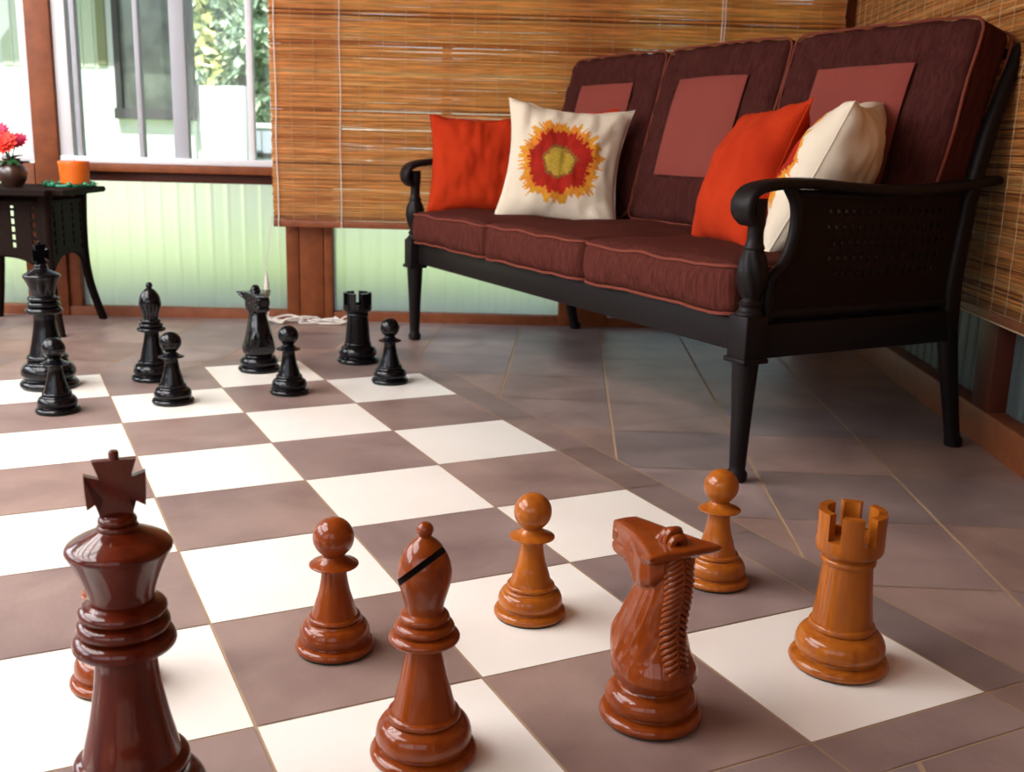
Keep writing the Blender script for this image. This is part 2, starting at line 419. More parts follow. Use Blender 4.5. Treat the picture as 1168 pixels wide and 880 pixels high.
# back wall: timber posts, sills, translucent panels, windows
bm = bmesh.new(); bx(bm, -2.0, 3.3, .0, .12, 2.05, H)
wb = struct('wall_back', bm, M['cedar'], matrix=MB, smooth=False, label='back sunroom wall of orange brown timber framing')
def post(x0, x1, z0, z1, m='cedar', grooves=(), y0=-.02, y1=.11):
    b = bmesh.new(); xs = [x0] + list(grooves) + [x1]
    for a, c in zip(xs, xs[1:]): bx(b, a + .0012, c - .0012, y0, y1, z0, z1, bev=.003)
    return obj('post', b, M[m], wb)
post(-.172, -.068, .0, 2.06, grooves=())
post(-.24, -.172, .0, .64, 'cedar'); post(-.068, -.016, .0, .60, 'cedar', y0=-.005)
post(.868, 1.068, .0, 2.06, grooves=(.925, 1.03))
post(2.046, 2.26, .0, 2.06, grooves=(2.11,)); post(3.10, 3.30, .0, 2.06)
def rail(x0, x1, z0, z1, m, y0, y1):
    b = bmesh.new(); bx(b, x0, x1, y0, y1, z0, z1, bev=.003); return obj('sill', b, M[m], wb)
for a, b in ((-2.0, -.24), (-.07, .87), (1.068, 2.046), (2.26, 3.1)):
    rail(a, b, .615, .648, 'cedar', -.045, .10); rail(a, b, .575, .615, 'cedar_dark', -.0, .10)  # lower rail's darker timber paints the recess shade under the sill
bm = bmesh.new(); bx(bm, -2.0, 3.3, -.012, .09, -.1, .04, bev=.004)
struct('baseboard_back', bm, M['cedar'], matrix=MB, label='low orange brown timber strip along the back wall')
for a, b in ((-2.0, -.238), (-.02, .87), (1.066, 2.048), (2.258, 3.1)):
    obj('corrugated_panel', corrug(a, b, .03, .585, .035), M['poly'], wb, label='frosted corrugated sheet')

def window(name, x0, x1, z0, z1, mull, y=.02, frame='white_frame', fw=.036, label=None, sillz=None):
    b = bmesh.new(); bx(b, x0, x0 + fw, y - .02, y + .04, z0, z1, bev=.003); bx(b, x1 - fw, x1, y - .02, y + .04, z0, z1, bev=.003)
    bx(b, x0, x1, y - .03, y + .04, z0, z0 + .028, bev=.003); bx(b, x0, x1, y - .02, y + .04, z1 - .03, z1, bev=.003)
    o = struct(name, b, M[frame], matrix=MB, label=label)
    for i, (mx, mw, mm) in enumerate(mull):
        c = bmesh.new(); bx(c, mx - mw / 2, mx + mw / 2, y - .012, y + .03, z0 + .028, z1 - .03, bev=.003); obj('mullion', c, M[mm], o)
    c = bmesh.new(); bx(c, x0 + fw, x1 - fw, y + .008, y + .012, z0 + .028, z1 - .03); obj('pane', c, M['glass'], o, smooth=False)
    return o
window('window_1', -1.9, -.172, .648, 2.06, [(-1.0, .03, 'grey_frame')], label='left window beyond the thick timber post')
window('window_2', -.068, .87, .648, 2.06, [(.012, .022, 'grey_frame'), (.270, .022, 'grey_frame'), (.437, .062, 'grey_frame'), (.730, .026, 'white_frame')], fw=.055, label='wide sliding window with grey mullions above the frosted panel')
window('window_9', 1.068, 2.046, .648, 2.06, [(1.55, .04, 'white_frame')], label='window behind the bamboo blind')
window('window_10', 2.26, 3.1, .648, 2.06, [(2.7, .04, 'white_frame')], label='window behind the bamboo blind near the corner')

# ------------------------------------------------------------------ bamboo blinds
def blind(mtx, x0, x1, zb, zt, y, label, cords, strings, seed, flip=1):
    t = thing('bamboo_blind', label, 'window blind', matrix=mtx @ Matrix.Translation((x0, y, zb)), group='bamboo roll blinds')
    R = random.Random(seed); b = bmesh.new(); W_ = x1 - x0; z = .03; cols = []; nseg = max(6, int(W_ / .09))
    while z < zt - zb:
        h = R.uniform(.0030, .0085); gap = R.uniform(.0001, .0007) if R.random() < .9 else R.uniform(.0010, .0022)
        ph = R.uniform(0, 50); am = R.uniform(.0004, .0022); prev = None
        q = R.random(); k = R.uniform(.72, 1.12)
        base = (.98 * k, .43 * k, .12 * k) if q < .62 else ((1.0 * k, .56 * k, .20 * k) if q < .80 else ((.66 * k, .22 * k, .05 * k) if q < .96 else (.32 * k, .10 * k, .025 * k)))
        if z < .045: base = (.5, .19, .06)
        tilt = R.uniform(-.3, .3) * .004; x_in = R.uniform(-.004, .004)
        for i in range(nseg + 1):
            x = W_ * i / nseg; x = min(max(x, 0), W_)
            dz = am * noise.noise(Vector((x * 2.2, ph, 0))) * 2; hh = h * (1 + .25 * noise.noise(Vector((x * 4, ph + 9, 0)))); yy = .0025 * noise.noise(Vector((x * 1.7, ph, 3)))
            xx = x + (x_in if i in (0, nseg) else 0)
            v = [b.verts.new((xx, yy + tilt, z + dz)), b.verts.new((xx, yy - .0012, z + dz + hh / 2)), b.verts.new((xx, yy - tilt, z + dz + hh))]
            if prev:
                for (p, q2) in ((0, 1), (1, 2)):
                    b.faces.new((prev[p], v[p], v[q2], prev[q2])); kk = 1 + .18 * noise.noise(Vector((x * 3, ph, 7))); cols.append(tuple(c * kk for c in base))
            prev = v
        z += h * .76 + (h * .24 + gap if gap > .0010 and R.random() < .10 else 0)
    o = obj('slats', b, M['bamboo'], t, smooth=False); set_tint(o.data, lambda p: cols[p.index])
    c = bmesh.new(); bx(c, 0, W_, -.006, .006, 0, .028, bev=.003); obj('bottom_rail', c, M['cedar'], t)
    if True:
        c = bmesh.new()
        for k in range(5): tube(c, [(0, -.004 + .001 * k, .002 + .006 * k), (W_, -.004 + .001 * k, .002 + .006 * k)], .003, 6)
        obj('hem_slats', c, M['string'] if flip < 0 else M['cedar'], t)
    for sx in strings:
        c = bmesh.new(); pts = [(sx + .0015 * sin(k * 1.3 + sx * 9), -.0035 - .001 * (k % 2), .0 + (zt - zb) * k / 60) for k in range(61)]
        tube(c, pts, .0007, 4); obj('weave_string', c, M['string'], t)
    for sx, r in cords:
        c = bmesh.new(); tube(c, [(sx + .002 * sin(k * .8), -.010, (zt - zb) * k / 30) for k in range(31)], r, 6); obj('lift_cord', c, M['white_cord'], t)
    return t
st = [.085 + .0935 * k for k in range(25)]
blind(MB, .832, 3.17, .408, 2.10, -.075, 'honey coloured bamboo blind on the long back wall, left of the corner', [(.022, .0022), (.285, .0016)], st, 3)
blind(MR, .06, 4.4, .345, 2.10, -.028, 'honey coloured bamboo blind on the right wall behind the near end of the sofa', [], [.07 + .095 * k for k in range(44)], 5, -1)
# pull cord hanging on the back wall blind near the corner
t = thing('blind_pull_cord', 'thin doubled white cord hanging on the back blind above the middle sofa cushion', 'cord', matrix=MB @ Matrix.Translation((2.66, -.10, 1.19)))
for dx in (0, .012):
    c = bmesh.new(); tube(c, [(dx + .002 * sin(k), 0, .9 * k / 20) for k in range(21)], .0018, 6); obj('cord', c, M['white_cord'], t)
t = thing('cord_tassel', 'white knotted cord hanging from the left edge of the back blind', 'cord', matrix=MB @ Matrix.Translation((.80, -.10, .01)))
c = bmesh.new(); tube(c, catmull([(0, 0, .01), (.01, 0, .08), (-.004, 0, .16), (.002, 0, .25), (.03, .01, .45)]), .0022, 6); obj('cord', c, M['white_cord'], t)
c = bmesh.new(); lathe([(0, .12), (.010, .125), (.012, .15), (.006, .19), (.003, .21), (0, .212)], 12, c); obj('tassel', c, M['white_cord'], t)
# tangle of white cord on the floor
R = random.Random(11)
c = bmesh.new(); pts = []
for k in range(40):
    a = k * 1.05; pts.append((.145 * sin(a * .31) + .05 * cos(a * 1.9) * (.4 + .6 * R.random()), .030 * cos(a * 1.3) * (.5 + R.random() * .8), .006 + .026 * abs(sin(a * .77)) * R.random()))
pts += [(.13, .0, .012), (.17, .01, .03), (.19, .0, .035), (.185, -.02, .02), (.15, -.02, .006)]
tube(c, catmull(pts, 5), .0038, 6)
tag(obj('cord_tangle', c, M['white_cord'], matrix=MB @ Matrix.Translation((.955, -.10, .0))), 'tangle of white cord lying on the floor against the timber post', 'cord')

# ------------------------------------------------------------------ sofa
SM = Matrix.Translation((2.92, .946, 0)) @ Matrix.Rotation(radians(2.26), 4, 'Z')   # x = depth (front to back), y = length (near to far)
sofa = thing('sofa', 'three seat patio sofa with maroon cushions on a dark cast metal frame', 'sofa', matrix=SM)
SL = 1.954
def sofa_rail(name, *a, bev=.006, m='sofa_metal'):
    b = bmesh.new(); bx(b, *a, bev=bev); return obj(name, b, M[m], sofa)
sofa_rail('front_rail', .0, .035, .03, SL - .03, .305, .395)
sofa_rail('back_rail', .66, .70, .03, SL - .03, .30, .38)
for y in (0.0, SL): sofa_rail('side_rail', .03, .68, y - .018, y + .018, .295, .375)
sofa_rail('seat_deck', .03, .68, .02, SL - .02, .372, .384, bev=.002)
for y in (0.0, SL):
    sgn = -1 if y == 0 else 1
    b = bmesh.new(); bx(b, -.032, .032, y - .032, y + .032, .292, .398, bev=.004); bx(b, -.037, .037, y - .037, y + .037, .288, .300, bev=.003)
    l2 = lathe([(.018, 0), (.024, .004), (.025, .02), (.019, .03), (.0195, .04), (.024, .16), (.030, .27), (.031, .285), (.029, .30)], 20)
    bmesh.ops.translate(l2, vec=(0, y, 0), verts=l2.verts); merge(b, l2); obj('leg', b, M['sofa_metal'], sofa)
    # turned arm post with twisted bulb
    l2 = bmesh.new(); prof = [(.031, .396), (.033, .402), (.026, .410), (.024, .418), (.027, .424), (.020, .432), (.021, .44), (.028, .455), (.034, .480), (.035, .50), (.030, .525), (.022, .545), (.024, .550), (.022, .556), (.018, .57), (.0185, .60), (.021, .63), (.021, .66)]
    lathe([(r, z) for r, z in [tuple(v) for v in catmull([(r, z) for r, z in prof], 3)]], 32, l2)
    for v in l2.verts:
        if .438 < v.co.z < .545:
            a = atan2(v.co.y, v.co.x); f = 1 + .06 * sin(8 * a + v.co.z * 70); v.co.x *= f; v.co.y *= f
    bmesh.ops.translate(l2, vec=(.0, y, 0), verts=l2.verts); obj('arm_post', l2, M['sofa_metal'], sofa)
    # armrest: flat bar that ends in a down-turned scroll
    path = catmull([(-.022, y, .610), (-.040, y, .628), (-.040, y, .655), (-.015, y, .680), (.05, y, .692), (.15, y, .694), (.30, y, .684), (.45, y, .680), (.60, y, .688), (.78, y, .706)], 5)
    b = bmesh.new(); n = len(path); rr = []
    secs = []
    for i, p in enumerate(path):
        tv = (path[min(i + 1, n - 1)] - path[max(i - 1, 0)]).normalized(); up = Vector((-tv.z, 0, tv.x))
        if up.z < 0 and i > 12: up = -up
        wd = .030 + .006 * sin(min(1, i / n * 2) * pi)
        secs.append((p, wd, .013, (0, 1, 0), up))
    loft(b, secs, 16, 3.2); obj('armrest', b, M['sofa_metal'], sofa)
    # curved brace behind the post and lower frame of the woven panel
    b = bmesh.new(); tube(b, catmull([(.085, y, .690), (.112, y, .65), (.118, y, .60), (.108, y, .55), (.085, y, .505), (.055, y, .480), (.050, y, .44), (.052, y, .38)], 5), .015, 10, flat=.9)
    obj('arm_brace', b, M['sofa_metal'], sofa)
    b = bmesh.new(); tube(b, [(.06, y, .398), (.66, y, .398)], .012, 8); tube(b, [(.10, y, .672), (.35, y, .664), (.67, y, .680)], .010, 8)
    obj('panel_frame', b, M['sofa_metal'], sofa)
    # woven panel with square openings
    b = bmesh.new(); nx, nz = 90, 30; gv = {}
    def px(i, k):
        z = .398 + (.672 - .398) * k / nz; cv = .058 + .055 * sin(min(1, max(0, (z - .44) / .2)) * pi / 2)
        return (cv + (.665 - cv) * i / nx, y, z + .004 * sin(i * .8) * 0)
    for i in range(nx + 1):
        for k in range(nz + 1): gv[i, k] = b.verts.new(px(i, k))
    for i in range(nx):
        for k in range(nz):
            hole = i % 4 in (1, 2) and k % 4 == 1 and 12 + (nz - k) * .5 < i < nx - 8 and 8 < k < nz - 3
            if not hole: b.faces.new((gv[i, k], gv[i + 1, k], gv[i + 1, k + 1], gv[i, k + 1]))
    for v in [v for v in b.verts if not v.link_faces]: b.verts.remove(v)
    o = obj('arm_panel', b, M['wicker_panel'], sofa); md = o.modifiers.new('s', 'SOLIDIFY'); md.thickness = .008; md.offset = 0; apply_mods(o)
    # rear leg that runs up into the back post
    b = bmesh.new(); loft(b, [((.752, y, 0), .020, .020, (1, 0, 0), (0, 1, 0)), ((.750, y, .02), .022, .022, (1, 0, 0), (0, 1, 0)), ((.742, y, .035), .018, .018, (1, 0, 0), (0, 1, 0)),
                           ((.70, y, .2), .023, .020, (1, 0, 0), (0, 1, 0)), ((.672, y, .33), .028, .022, (1, 0, 0), (0, 1, 0)), ((.668, y, .45), .026, .022, (1, 0, 0), (0, 1, 0)),
                           ((.692, y, .65), .024, .02, (1, 0, 0), (0, 1, 0)), ((.735, y, .82), .022, .018, (1, 0, 0), (0, 1, 0)), ((.815, y, 1.03), .018, .016, (1, 0, 0), (0, 1, 0)), ((.820, y, 1.045), .010, .010, (1, 0, 0), (0, 1, 0))], 16, 3)
    obj('rear_leg', b, M['sofa_metal'], sofa)
b = bmesh.new(); tube(b, catmull([(.815, .0, 1.02), (.822, SL * .25, 1.035), (.825, SL * .5, 1.045), (.822, SL * .75, 1.035), (.815, SL, 1.02)], 6), .014, 8)
tube(b, [(.70, 0, .55), (.70, SL, .55)], .012, 8); obj('back_frame', b, M['sofa_metal'], sofa)
b = bmesh.new()
for k in range(1, 16): yy = SL * k / 16; tube(b, catmull([(.70, yy, .55), (.735, yy, .75), (.80, yy, .96), (.818, yy, 1.03)], 3), .008, 6)
obj('back_slats', b, M['sofa_metal'], sofa)

def rbox(b, hx, hy, hz, r, nx, ny, nz, fn):
    """rounded box centred on 0 whose vertices pass through fn"""
    vd = {}
    def V(p):
        key = tuple(round(c, 5) for c in p)
        if key not in vd:
            q = Vector(p); inner = Vector((max(-hx + r, min(hx - r, q.x)), max(-hy + r, min(hy - r, q.y)), max(-hz + r, min(hz - r, q.z))))
            d = q - inner
            if d.length > 1e-9:
                # even out the corner spacing
                d = Vector([math.copysign(math.tan(min(abs(c) / r, 1) * pi / 4), c) for c in d]).normalized() * r
                q = inner + d
            vd[key] = b.verts.new(fn(q))
        return vd[key]
    def lin(h, n):
        k = max(2, n // 6); a = [-h + r * i / k for i in range(k)]; m = [-h + r + (2 * h - 2 * r) * i / (n - 2 * k) for i in range(n - 2 * k)]; e = [h - r + r * i / k for i in range(k + 1)]
        return a + m + e
    X, Y, Z = lin(hx, nx), lin(hy, ny), lin(hz, nz)
    def face(A, B, f, flip):
        for i in range(len(A) - 1):
            for j in range(len(B) - 1):
                q = [V(f(A[i], B[j])), V(f(A[i + 1], B[j])), V(f(A[i + 1], B[j + 1])), V(f(A[i], B[j + 1]))]
                try: b.faces.new(q[::-1] if flip else q)
                except ValueError: pass
    face(X, Y, lambda a, c: (a, c, hz), False); face(X, Y, lambda a, c: (a, c, -hz), True)
    face(X, Z, lambda a, c: (a, -hy, c), False); face(X, Z, lambda a, c: (a, hy, c), True)
    face(Y, Z, lambda a, c: (hx, a, c), False); face(Y, Z, lambda a, c: (-hx, a, c), True)
def rloop(hx, hy, r, n=6, k=10):
    out = []
    for cx, cy, a0 in ((hx - r, hy - r, 0), (-hx + r, hy - r, pi / 2), (-hx + r, -hy + r, pi), (hx - r, -hy + r, 1.5 * pi)):
        for i in range(n + 1): a = a0 + pi / 2 * i / n; out.append((cx + r * cos(a), cy + r * sin(a)))
    res = []
    for i in range(len(out)):
        p, q = out[i], out[(i + 1) % len(out)]; L = hypot(q[0] - p[0], q[1] - p[1]); m = max(1, int(L / .03))
        for j in range(m): res.append((p[0] + (q[0] - p[0]) * j / m, p[1] + (q[1] - p[1]) * j / m))
    return res
# seat cushions
SB = [(.048, .690), (.702, 1.310), (1.322, 1.925)]
for idx, (y0, y1) in enumerate(SB):
    hy = (y1 - y0) / 2; hx = .335; hz = .062; cx, cy, cz = .315, (y0 + y1) / 2, .448; sd = idx * 5.3
    def fn(q, hx=hx, hy=hy, hz=hz, sd=sd):
        u, v = q.x / hx, q.y / hy; bu = (1 - u ** 4) * (1 - v ** 4)
        q = q.copy(); s = 1 if q.z > 0 else -.3
        q.z += s * .016 * bu * min(1, abs(q.z) / hz)
        side = 1 - (q.z / hz) ** 2
        q.x += -.020 * side * (1 if u < -.8 else 0) * (1 - v ** 6)
        q.y += .004 * side * math.copysign(1, v) * (1 if abs(v) > .85 else 0)
        w_ = .0065 * noise.noise(Vector((q.x * 6, q.y * 9, q.z * 14 + sd))) + .002 * noise.noise(Vector((q.x * 24, q.y * 24, q.z * 20 + sd)))
        q.z += w_; q.x += w_ * .8
        return q
    b = bmesh.new(); rbox(b, hx, hy, hz, .026, 30, 40, 14, fn)
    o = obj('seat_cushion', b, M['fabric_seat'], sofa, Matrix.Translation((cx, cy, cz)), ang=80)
    for zz in (hz - .010, -hz + .006):
        c = bmesh.new(); pts = []
        for x, y in rloop(hx, hy, .03):
            q = fn(Vector((x * (1.002), y * (1.002), zz))); pts.append(q)
        tube(c, pts, .0042, 6, closed=True); obj('piping', c, M['piping'], o, label='rust coloured piping')
# back cushions: leaning, with a plain rose square set in the middle
BB = [(.012, .672), (.682, 1.300), (1.310, 1.935)]
for idx, (y0, y1) in enumerate(BB):
    hy = (y1 - y0) / 2; hz = .300; hx = .064; sd = 20 + idx * 3.1
    lean = math.atan2(.145, .55); mt = Matrix.Translation((.668, (y0 + y1) / 2, .798)) @ Matrix.Rotation(lean, 4, 'Y')
    pw, pz0, pz1 = .175, -.145, .185
    def fn(q, hx=hx, hy=hy, hz=hz, sd=sd, pw=pw, pz0=pz0, pz1=pz1):
        v, w_ = q.y / hy, q.z / hz; bu = (1 - v ** 4) * (1 - w_ ** 4); q = q.copy(); fr = q.x < 0
        q.x += (-1 if fr else .4) * .022 * bu * min(1, abs(q.x) / hx)
        if fr and abs(q.x) > hx * .7:
            # seams: round the panel and from its corners out to the cushion corners
            dy = abs(q.y) - pw; dz = max(q.z - pz1, pz0 - q.z)
            d = abs(max(dy, dz)); q.x += .011 * math.exp(-(d / .011) ** 2)
            if max(dy, dz) > 0:
                ry = (abs(q.y) - pw) / (hy - pw); rz = (q.z - pz1) / (hz - pz1) if q.z > 0 else (pz0 - q.z) / (hz + pz0)
                dd = abs(ry - rz) * .10
                q.x += .013 * math.exp(-(dd / .011) ** 2) * (1 if (ry > -.1 and rz > -.1) else 0)
                q.x += .0050 * sin(q.y * 60 + 6 * noise.noise(Vector((q.y * 5, q.z * 5, sd)))) * (1 if rz > ry else 0) + .0045 * sin(q.z * 60 + sd + 6 * noise.noise(Vector((q.y * 5, q.z * 5, sd)))) * (1 if ry > rz else 0)
        n_ = .010 * noise.noise(Vector((q.x * 5, q.y * 7, q.z * 7 + sd))); q.x += n_; q.z += n_ * .6 + .006 * (1 - v * v) * (1 if w_ > .8 else 0)
        return q
    b = bmesh.new(); rbox(b, hx, hy, hz, .030, 12, 70, 64, fn)
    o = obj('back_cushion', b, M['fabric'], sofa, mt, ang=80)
    for xx in (-hx + .008, hx - .012):
        c = bmesh.new(); pts = []
        for yv, zv in rloop(hy, hz, .035): pts.append(fn(Vector((xx if xx > 0 else -hx * .62, yv * 1.002, zv * 1.002))) + Vector((-.012 if xx < 0 else .01, 0, 0)))
        tube(c, pts, .0042, 6, closed=True); obj('piping', c, M['piping'], o, label='rust coloured piping')
    c = bmesh.new(); gv = {}; NX = 16
    for i in range(NX + 1):
        for k in range(NX + 1):
            yv = -pw + 2 * pw * i / NX; zv = pz0 + (pz1 - pz0) * k / NX
            base = fn(Vector((-hx, yv * .93, (zv - .02) * .93 + .02))); e = max(abs(i / NX * 2 - 1), abs(k / NX * 2 - 1))
            gv[i, k] = c.verts.new((base.x - .0085 + .007 * e ** 8, yv, zv))
    for i in range(NX):
        for k in range(NX): c.faces.new((gv[i, k], gv[i, k + 1], gv[i + 1, k + 1], gv[i + 1, k]))
    obj('inset_panel', c, M['rose'], o, label='plain rose red square panel')

# ------------------------------------------------------------------ throw pillows
def make_pillow(name, label, cx, cy, cz, face, lean, roll, size, thick, m, group, flower=None, seed=0, pinch=.10):
    """face: heading (degrees, world) of the front side; lean: tilt backwards; roll: turn in its own plane"""
    h = size / 2; b = bmesh.new(); N_ = 90 if flower else 44; cols = []
    def surf(u, v, s):
        e = (1 - pinch * (1 - v * v)) ; f = (1 - pinch * (1 - u * u))
        x, z = u * h * e, v * h * f
        t = max(0, (1 - abs(u) ** 2.6)) ** .55 * max(0, (1 - abs(v) ** 2.6)) ** .55
        wr = .011 * noise.noise(Vector((u * 2.2 + seed, v * 2.2, s * 3.0))) + .006 * noise.noise(Vector((u * 6 + seed, v * 3, s * 5.0)))
        cr = abs(u) * abs(v); wr += .006 * sin((u * v) * 14 + seed) * cr
        sag = -.018 * (1 - v) * .5 * t
        return Vector((x + wr * .8 * t, s * (t * thick / 2 + wr * (t > 0) * min(1, t * 2)), z + wr * .5 + sag * 0))
    V = {}
    for s in (-1, 1):
        for i in range(N_ + 1):
            for k in range(N_ + 1):
                ed = i in (0, N_) or k in (0, N_)
                if ed and s == 1: V[s, i, k] = V[-1, i, k]; continue
                V[s, i, k] = b.verts.new(surf(i / N_ * 2 - 1, k / N_ * 2 - 1, s))
    for s in (-1, 1):
        for i in range(N_):
            for k in range(N_):
                q = [V[s, i, k], V[s, i + 1, k], V[s, i + 1, k + 1], V[s, i, k + 1]]
                b.faces.new(q if s == -1 else q[::-1])
                cols.append((s, (i + .5) / N_ * 2 - 1, (k + .5) / N_ * 2 - 1))
    t = thing(name, label, 'pillow', group=group)
    # front is local -y
    hd = radians(face); mt = Matrix.Translation((cx, cy, cz)) @ Matrix.Rotation(hd + pi / 2, 4, 'Z') @ Matrix.Rotation(radians(-lean), 4, 'X') @ Matrix.Rotation(radians(roll), 4, 'Y')
    t.matrix_world = mt
    o = obj('cover', b, M[m], t, ang=80)
    if flower:
        fx, fz, fr = flower
        def col(p):
            s, u, v = cols[p.index]
            base = (.70, .60, .46)
            if s == 1: return base
            du, dv = (u - fx), (v - fz); r = hypot(du, dv) / fr; a = atan2(dv, du)
            j = noise.noise(Vector((cos(a) * 5, sin(a) * 5, 2))) * .10 + noise.noise(Vector((cos(a) * 22, sin(a) * 22, 5))) * .16 + .04 * sin(a * 7)
            rr = r / (1 + j); g1 = noise.noise(Vector((u * 30, v * 30, 1)))
            if rr < .36: return (.40 + .15 * g1, .26 + .12 * g1, .03)
            if rr < .43: return (.22, .09, .02)
            st_ = noise.noise(Vector((cos(a) * 14, sin(a) * 14, r * .8)))
            if rr < .80 + .10 * st_: return (.36 + .10 * st_, .014, .006)
            if rr < 1.02 + .12 * st_: return (.62, .24 + .10 * st_, .02)
            return base
        set_tint(o.data, col)
    c = bmesh.new(); pts = []
    for i in range(N_): pts.append(surf(i / N_ * 2 - 1, -1, 1))
    for i in range(N_): pts.append(surf(1, i / N_ * 2 - 1, 1))
    for i in range(N_): pts.append(surf(1 - i / N_ * 2, 1, 1))
    for i in range(N_): pts.append(surf(-1, 1 - i / N_ * 2, 1))
    tube(c, pts, .0022, 5, closed=True); e = obj('seam', c, M[m], t)
    if flower: set_tint(e.data, lambda p: (.76, .66, .52))
    return t
def SP(dx, ly, z): return SM @ Vector((dx, ly, z))
GP = 'throw pillows on the sofa'
p = SP(.20, 1.82, .685); make_pillow('throw_pillow', 'plain orange-red pillow at the far left end of the sofa', *p, 240, 12, 0, .38, .12, 'red_pillow', GP, seed=1)
p = SP(.34, 1.42, .697); make_pillow('throw_pillow', 'cream pillow printed with a big red and yellow daisy', *p, 238, 16, 5, .45, .13, 'beige_pillow', GP, flower=(-.04, .0, .72), seed=4.2, pinch=.15)
p = SP(.45, 1.60, .722); make_pillow('throw_pillow', 'orange-red pillow hidden behind the daisy pillow, only its corners showing', *p, 205, 20, 0, .38, .10, 'red_pillow', GP, seed=8)
p = SP(.35, .45, .69); make_pillow('throw_pillow', 'plain orange-red pillow leaning on the near back cushion beside the armrest', *p, 163, 22, -4, .42, .18, 'red_pillow', GP, seed=12)
p = SP(.40, .20, .700); make_pillow('throw_pillow', 'cream pillow seen from its plain back, tucked behind the near armrest', *p, 127, 26, 3, .43, .20, 'beige_pillow', GP, flower=(.05, .0, .72), seed=16)

# ------------------------------------------------------------------ chess pieces
def ring_prof(*segs):
    out = []
    for s in segs: out += [tuple(x) for x in s]
    return out
def cm(pts, n=5): return [tuple(v) for v in catmull([Vector((a, b, 0)) for a, b in pts], n)] if False else [(v.x, v.y) for v in catmull([Vector((a, b, 0)) for a, b in pts], n)]
def part(name, prof, m, t, label=None, seg=56): return obj(name, lathe(prof, seg), m, t, ang=50, label=label)
def felt(t, r): part('felt_pad', [(r, 0), (r, .0025)], M['felt'], t, 'dark green felt underside')

def pawn(m):
    t = thing('chess_pawn', None, 'chess piece'); felt(t, .057)
    part('base', ring_prof([(.0560, .0022)], bulge(.0570, .003, .0535, .0150, .0602), [(.0495, .0165), (.0490, .0180)], bulge(.0485, .0185, .0425, .0455, .0530), [(.0410, .047), (.0400, .0495)], bulge(.0375, .0500, .0365, .0575, .0400, 6), [(.0345, .0580)]), m, t)
    part('stem', cm([(.0350, .0570), (.0318, .0670), (.0285, .0790), (.0240, .0940), (.0205, .1120), (.0192, .1250), (.0195, .1345)]), m, t)
    part('collar', cm([(.0185, .1300), (.0230, .1325), (.0355, .1365), (.0372, .1385), (.0355, .1402), (.0250, .1445), (.0180, .1500), (.0165, .1520)], 4), m, t)
    pr = [(.0310 * sin(pi * k / 28), .1810 - .0310 * cos(pi * k / 28)) for k in range(5, 29)]; pr[-1] = (0, .212)
    part('ball_head', [(.0160, .1500)] + pr, m, t)
    return t
def bishop(m):
    t = thing('chess_bishop', None, 'chess piece'); felt(t, .063)
    part('base', ring_prof([(.0625, .0022)], bulge(.0640, .003, .0590, .0165, .0680), [(.0555, .0180), (.0550, .020)], bulge(.0545, .0205, .0485, .0515, .0605), [(.0470, .053)], bulge(.0430, .0540, .0420, .0640, .0465, 7), [(.0405, .0650)]), m, t)
    part('stem', cm([(.0410, .0640), (.0375, .0770), (.0330, .0950), (.0288, .1134), (.0250, .1320), (.0226, .1480), (.0222, .1560)]), m, t)
    part('collar', ring_prof([(.0220, .1540), (.0300, .1570)], bulge(.0360, .1580, .0330, .1720, .0445), bulge(.0320, .1725, .0290, .1850, .0375), bulge(.0270, .1860, .0250, .1970, .0312), [(.0230, .1990)]), m, t)
    o = part('mitre', cm([(.0235, .1980), (.0245, .2080), (.0290, .2240), (.0336, .2430), (.0325, .2590), (.0270, .2740), (.0180, .2870), (.0095, .2940), (.0070, .2960)]) + [(.0, .2962)], m, t, seg=72)
    o.data.materials.append(M['slit'])
    # the slanting slot
    cb = bmesh.new(); bx(cb, -.06, .06, -.06, .006, -.0040, .0040)
    cut = obj('cutter', cb, M['slit'], None, Matrix.Translation((.0, .0, .2600)) @ Matrix.Rotation(radians(-21), 4, 'Z') @ Matrix.Rotation(radians(-22), 4, 'X') @ Matrix.Rotation(radians(-36), 4, 'Y'), smooth=False)
    cut.data.materials.clear(); cut.data.materials.append(M['slit'])
    md = o.modifiers.new('b', 'BOOLEAN'); md.object = cut; md.operation = 'DIFFERENCE'; md.solver = 'EXACT'; md.material_mode = 'TRANSFER'
    bpy.context.view_layer.update(); apply_mods(o); bpy.data.objects.remove(cut)
    pr = [(.0105 * sin(pi * k / 16), .3035 - .0105 * cos(pi * k / 16)) for k in range(4, 17)]; pr[-1] = (0, .3140)
    part('finial', [(.0072, .2930), (.0070, .2950)] + pr, m, t)
    return t
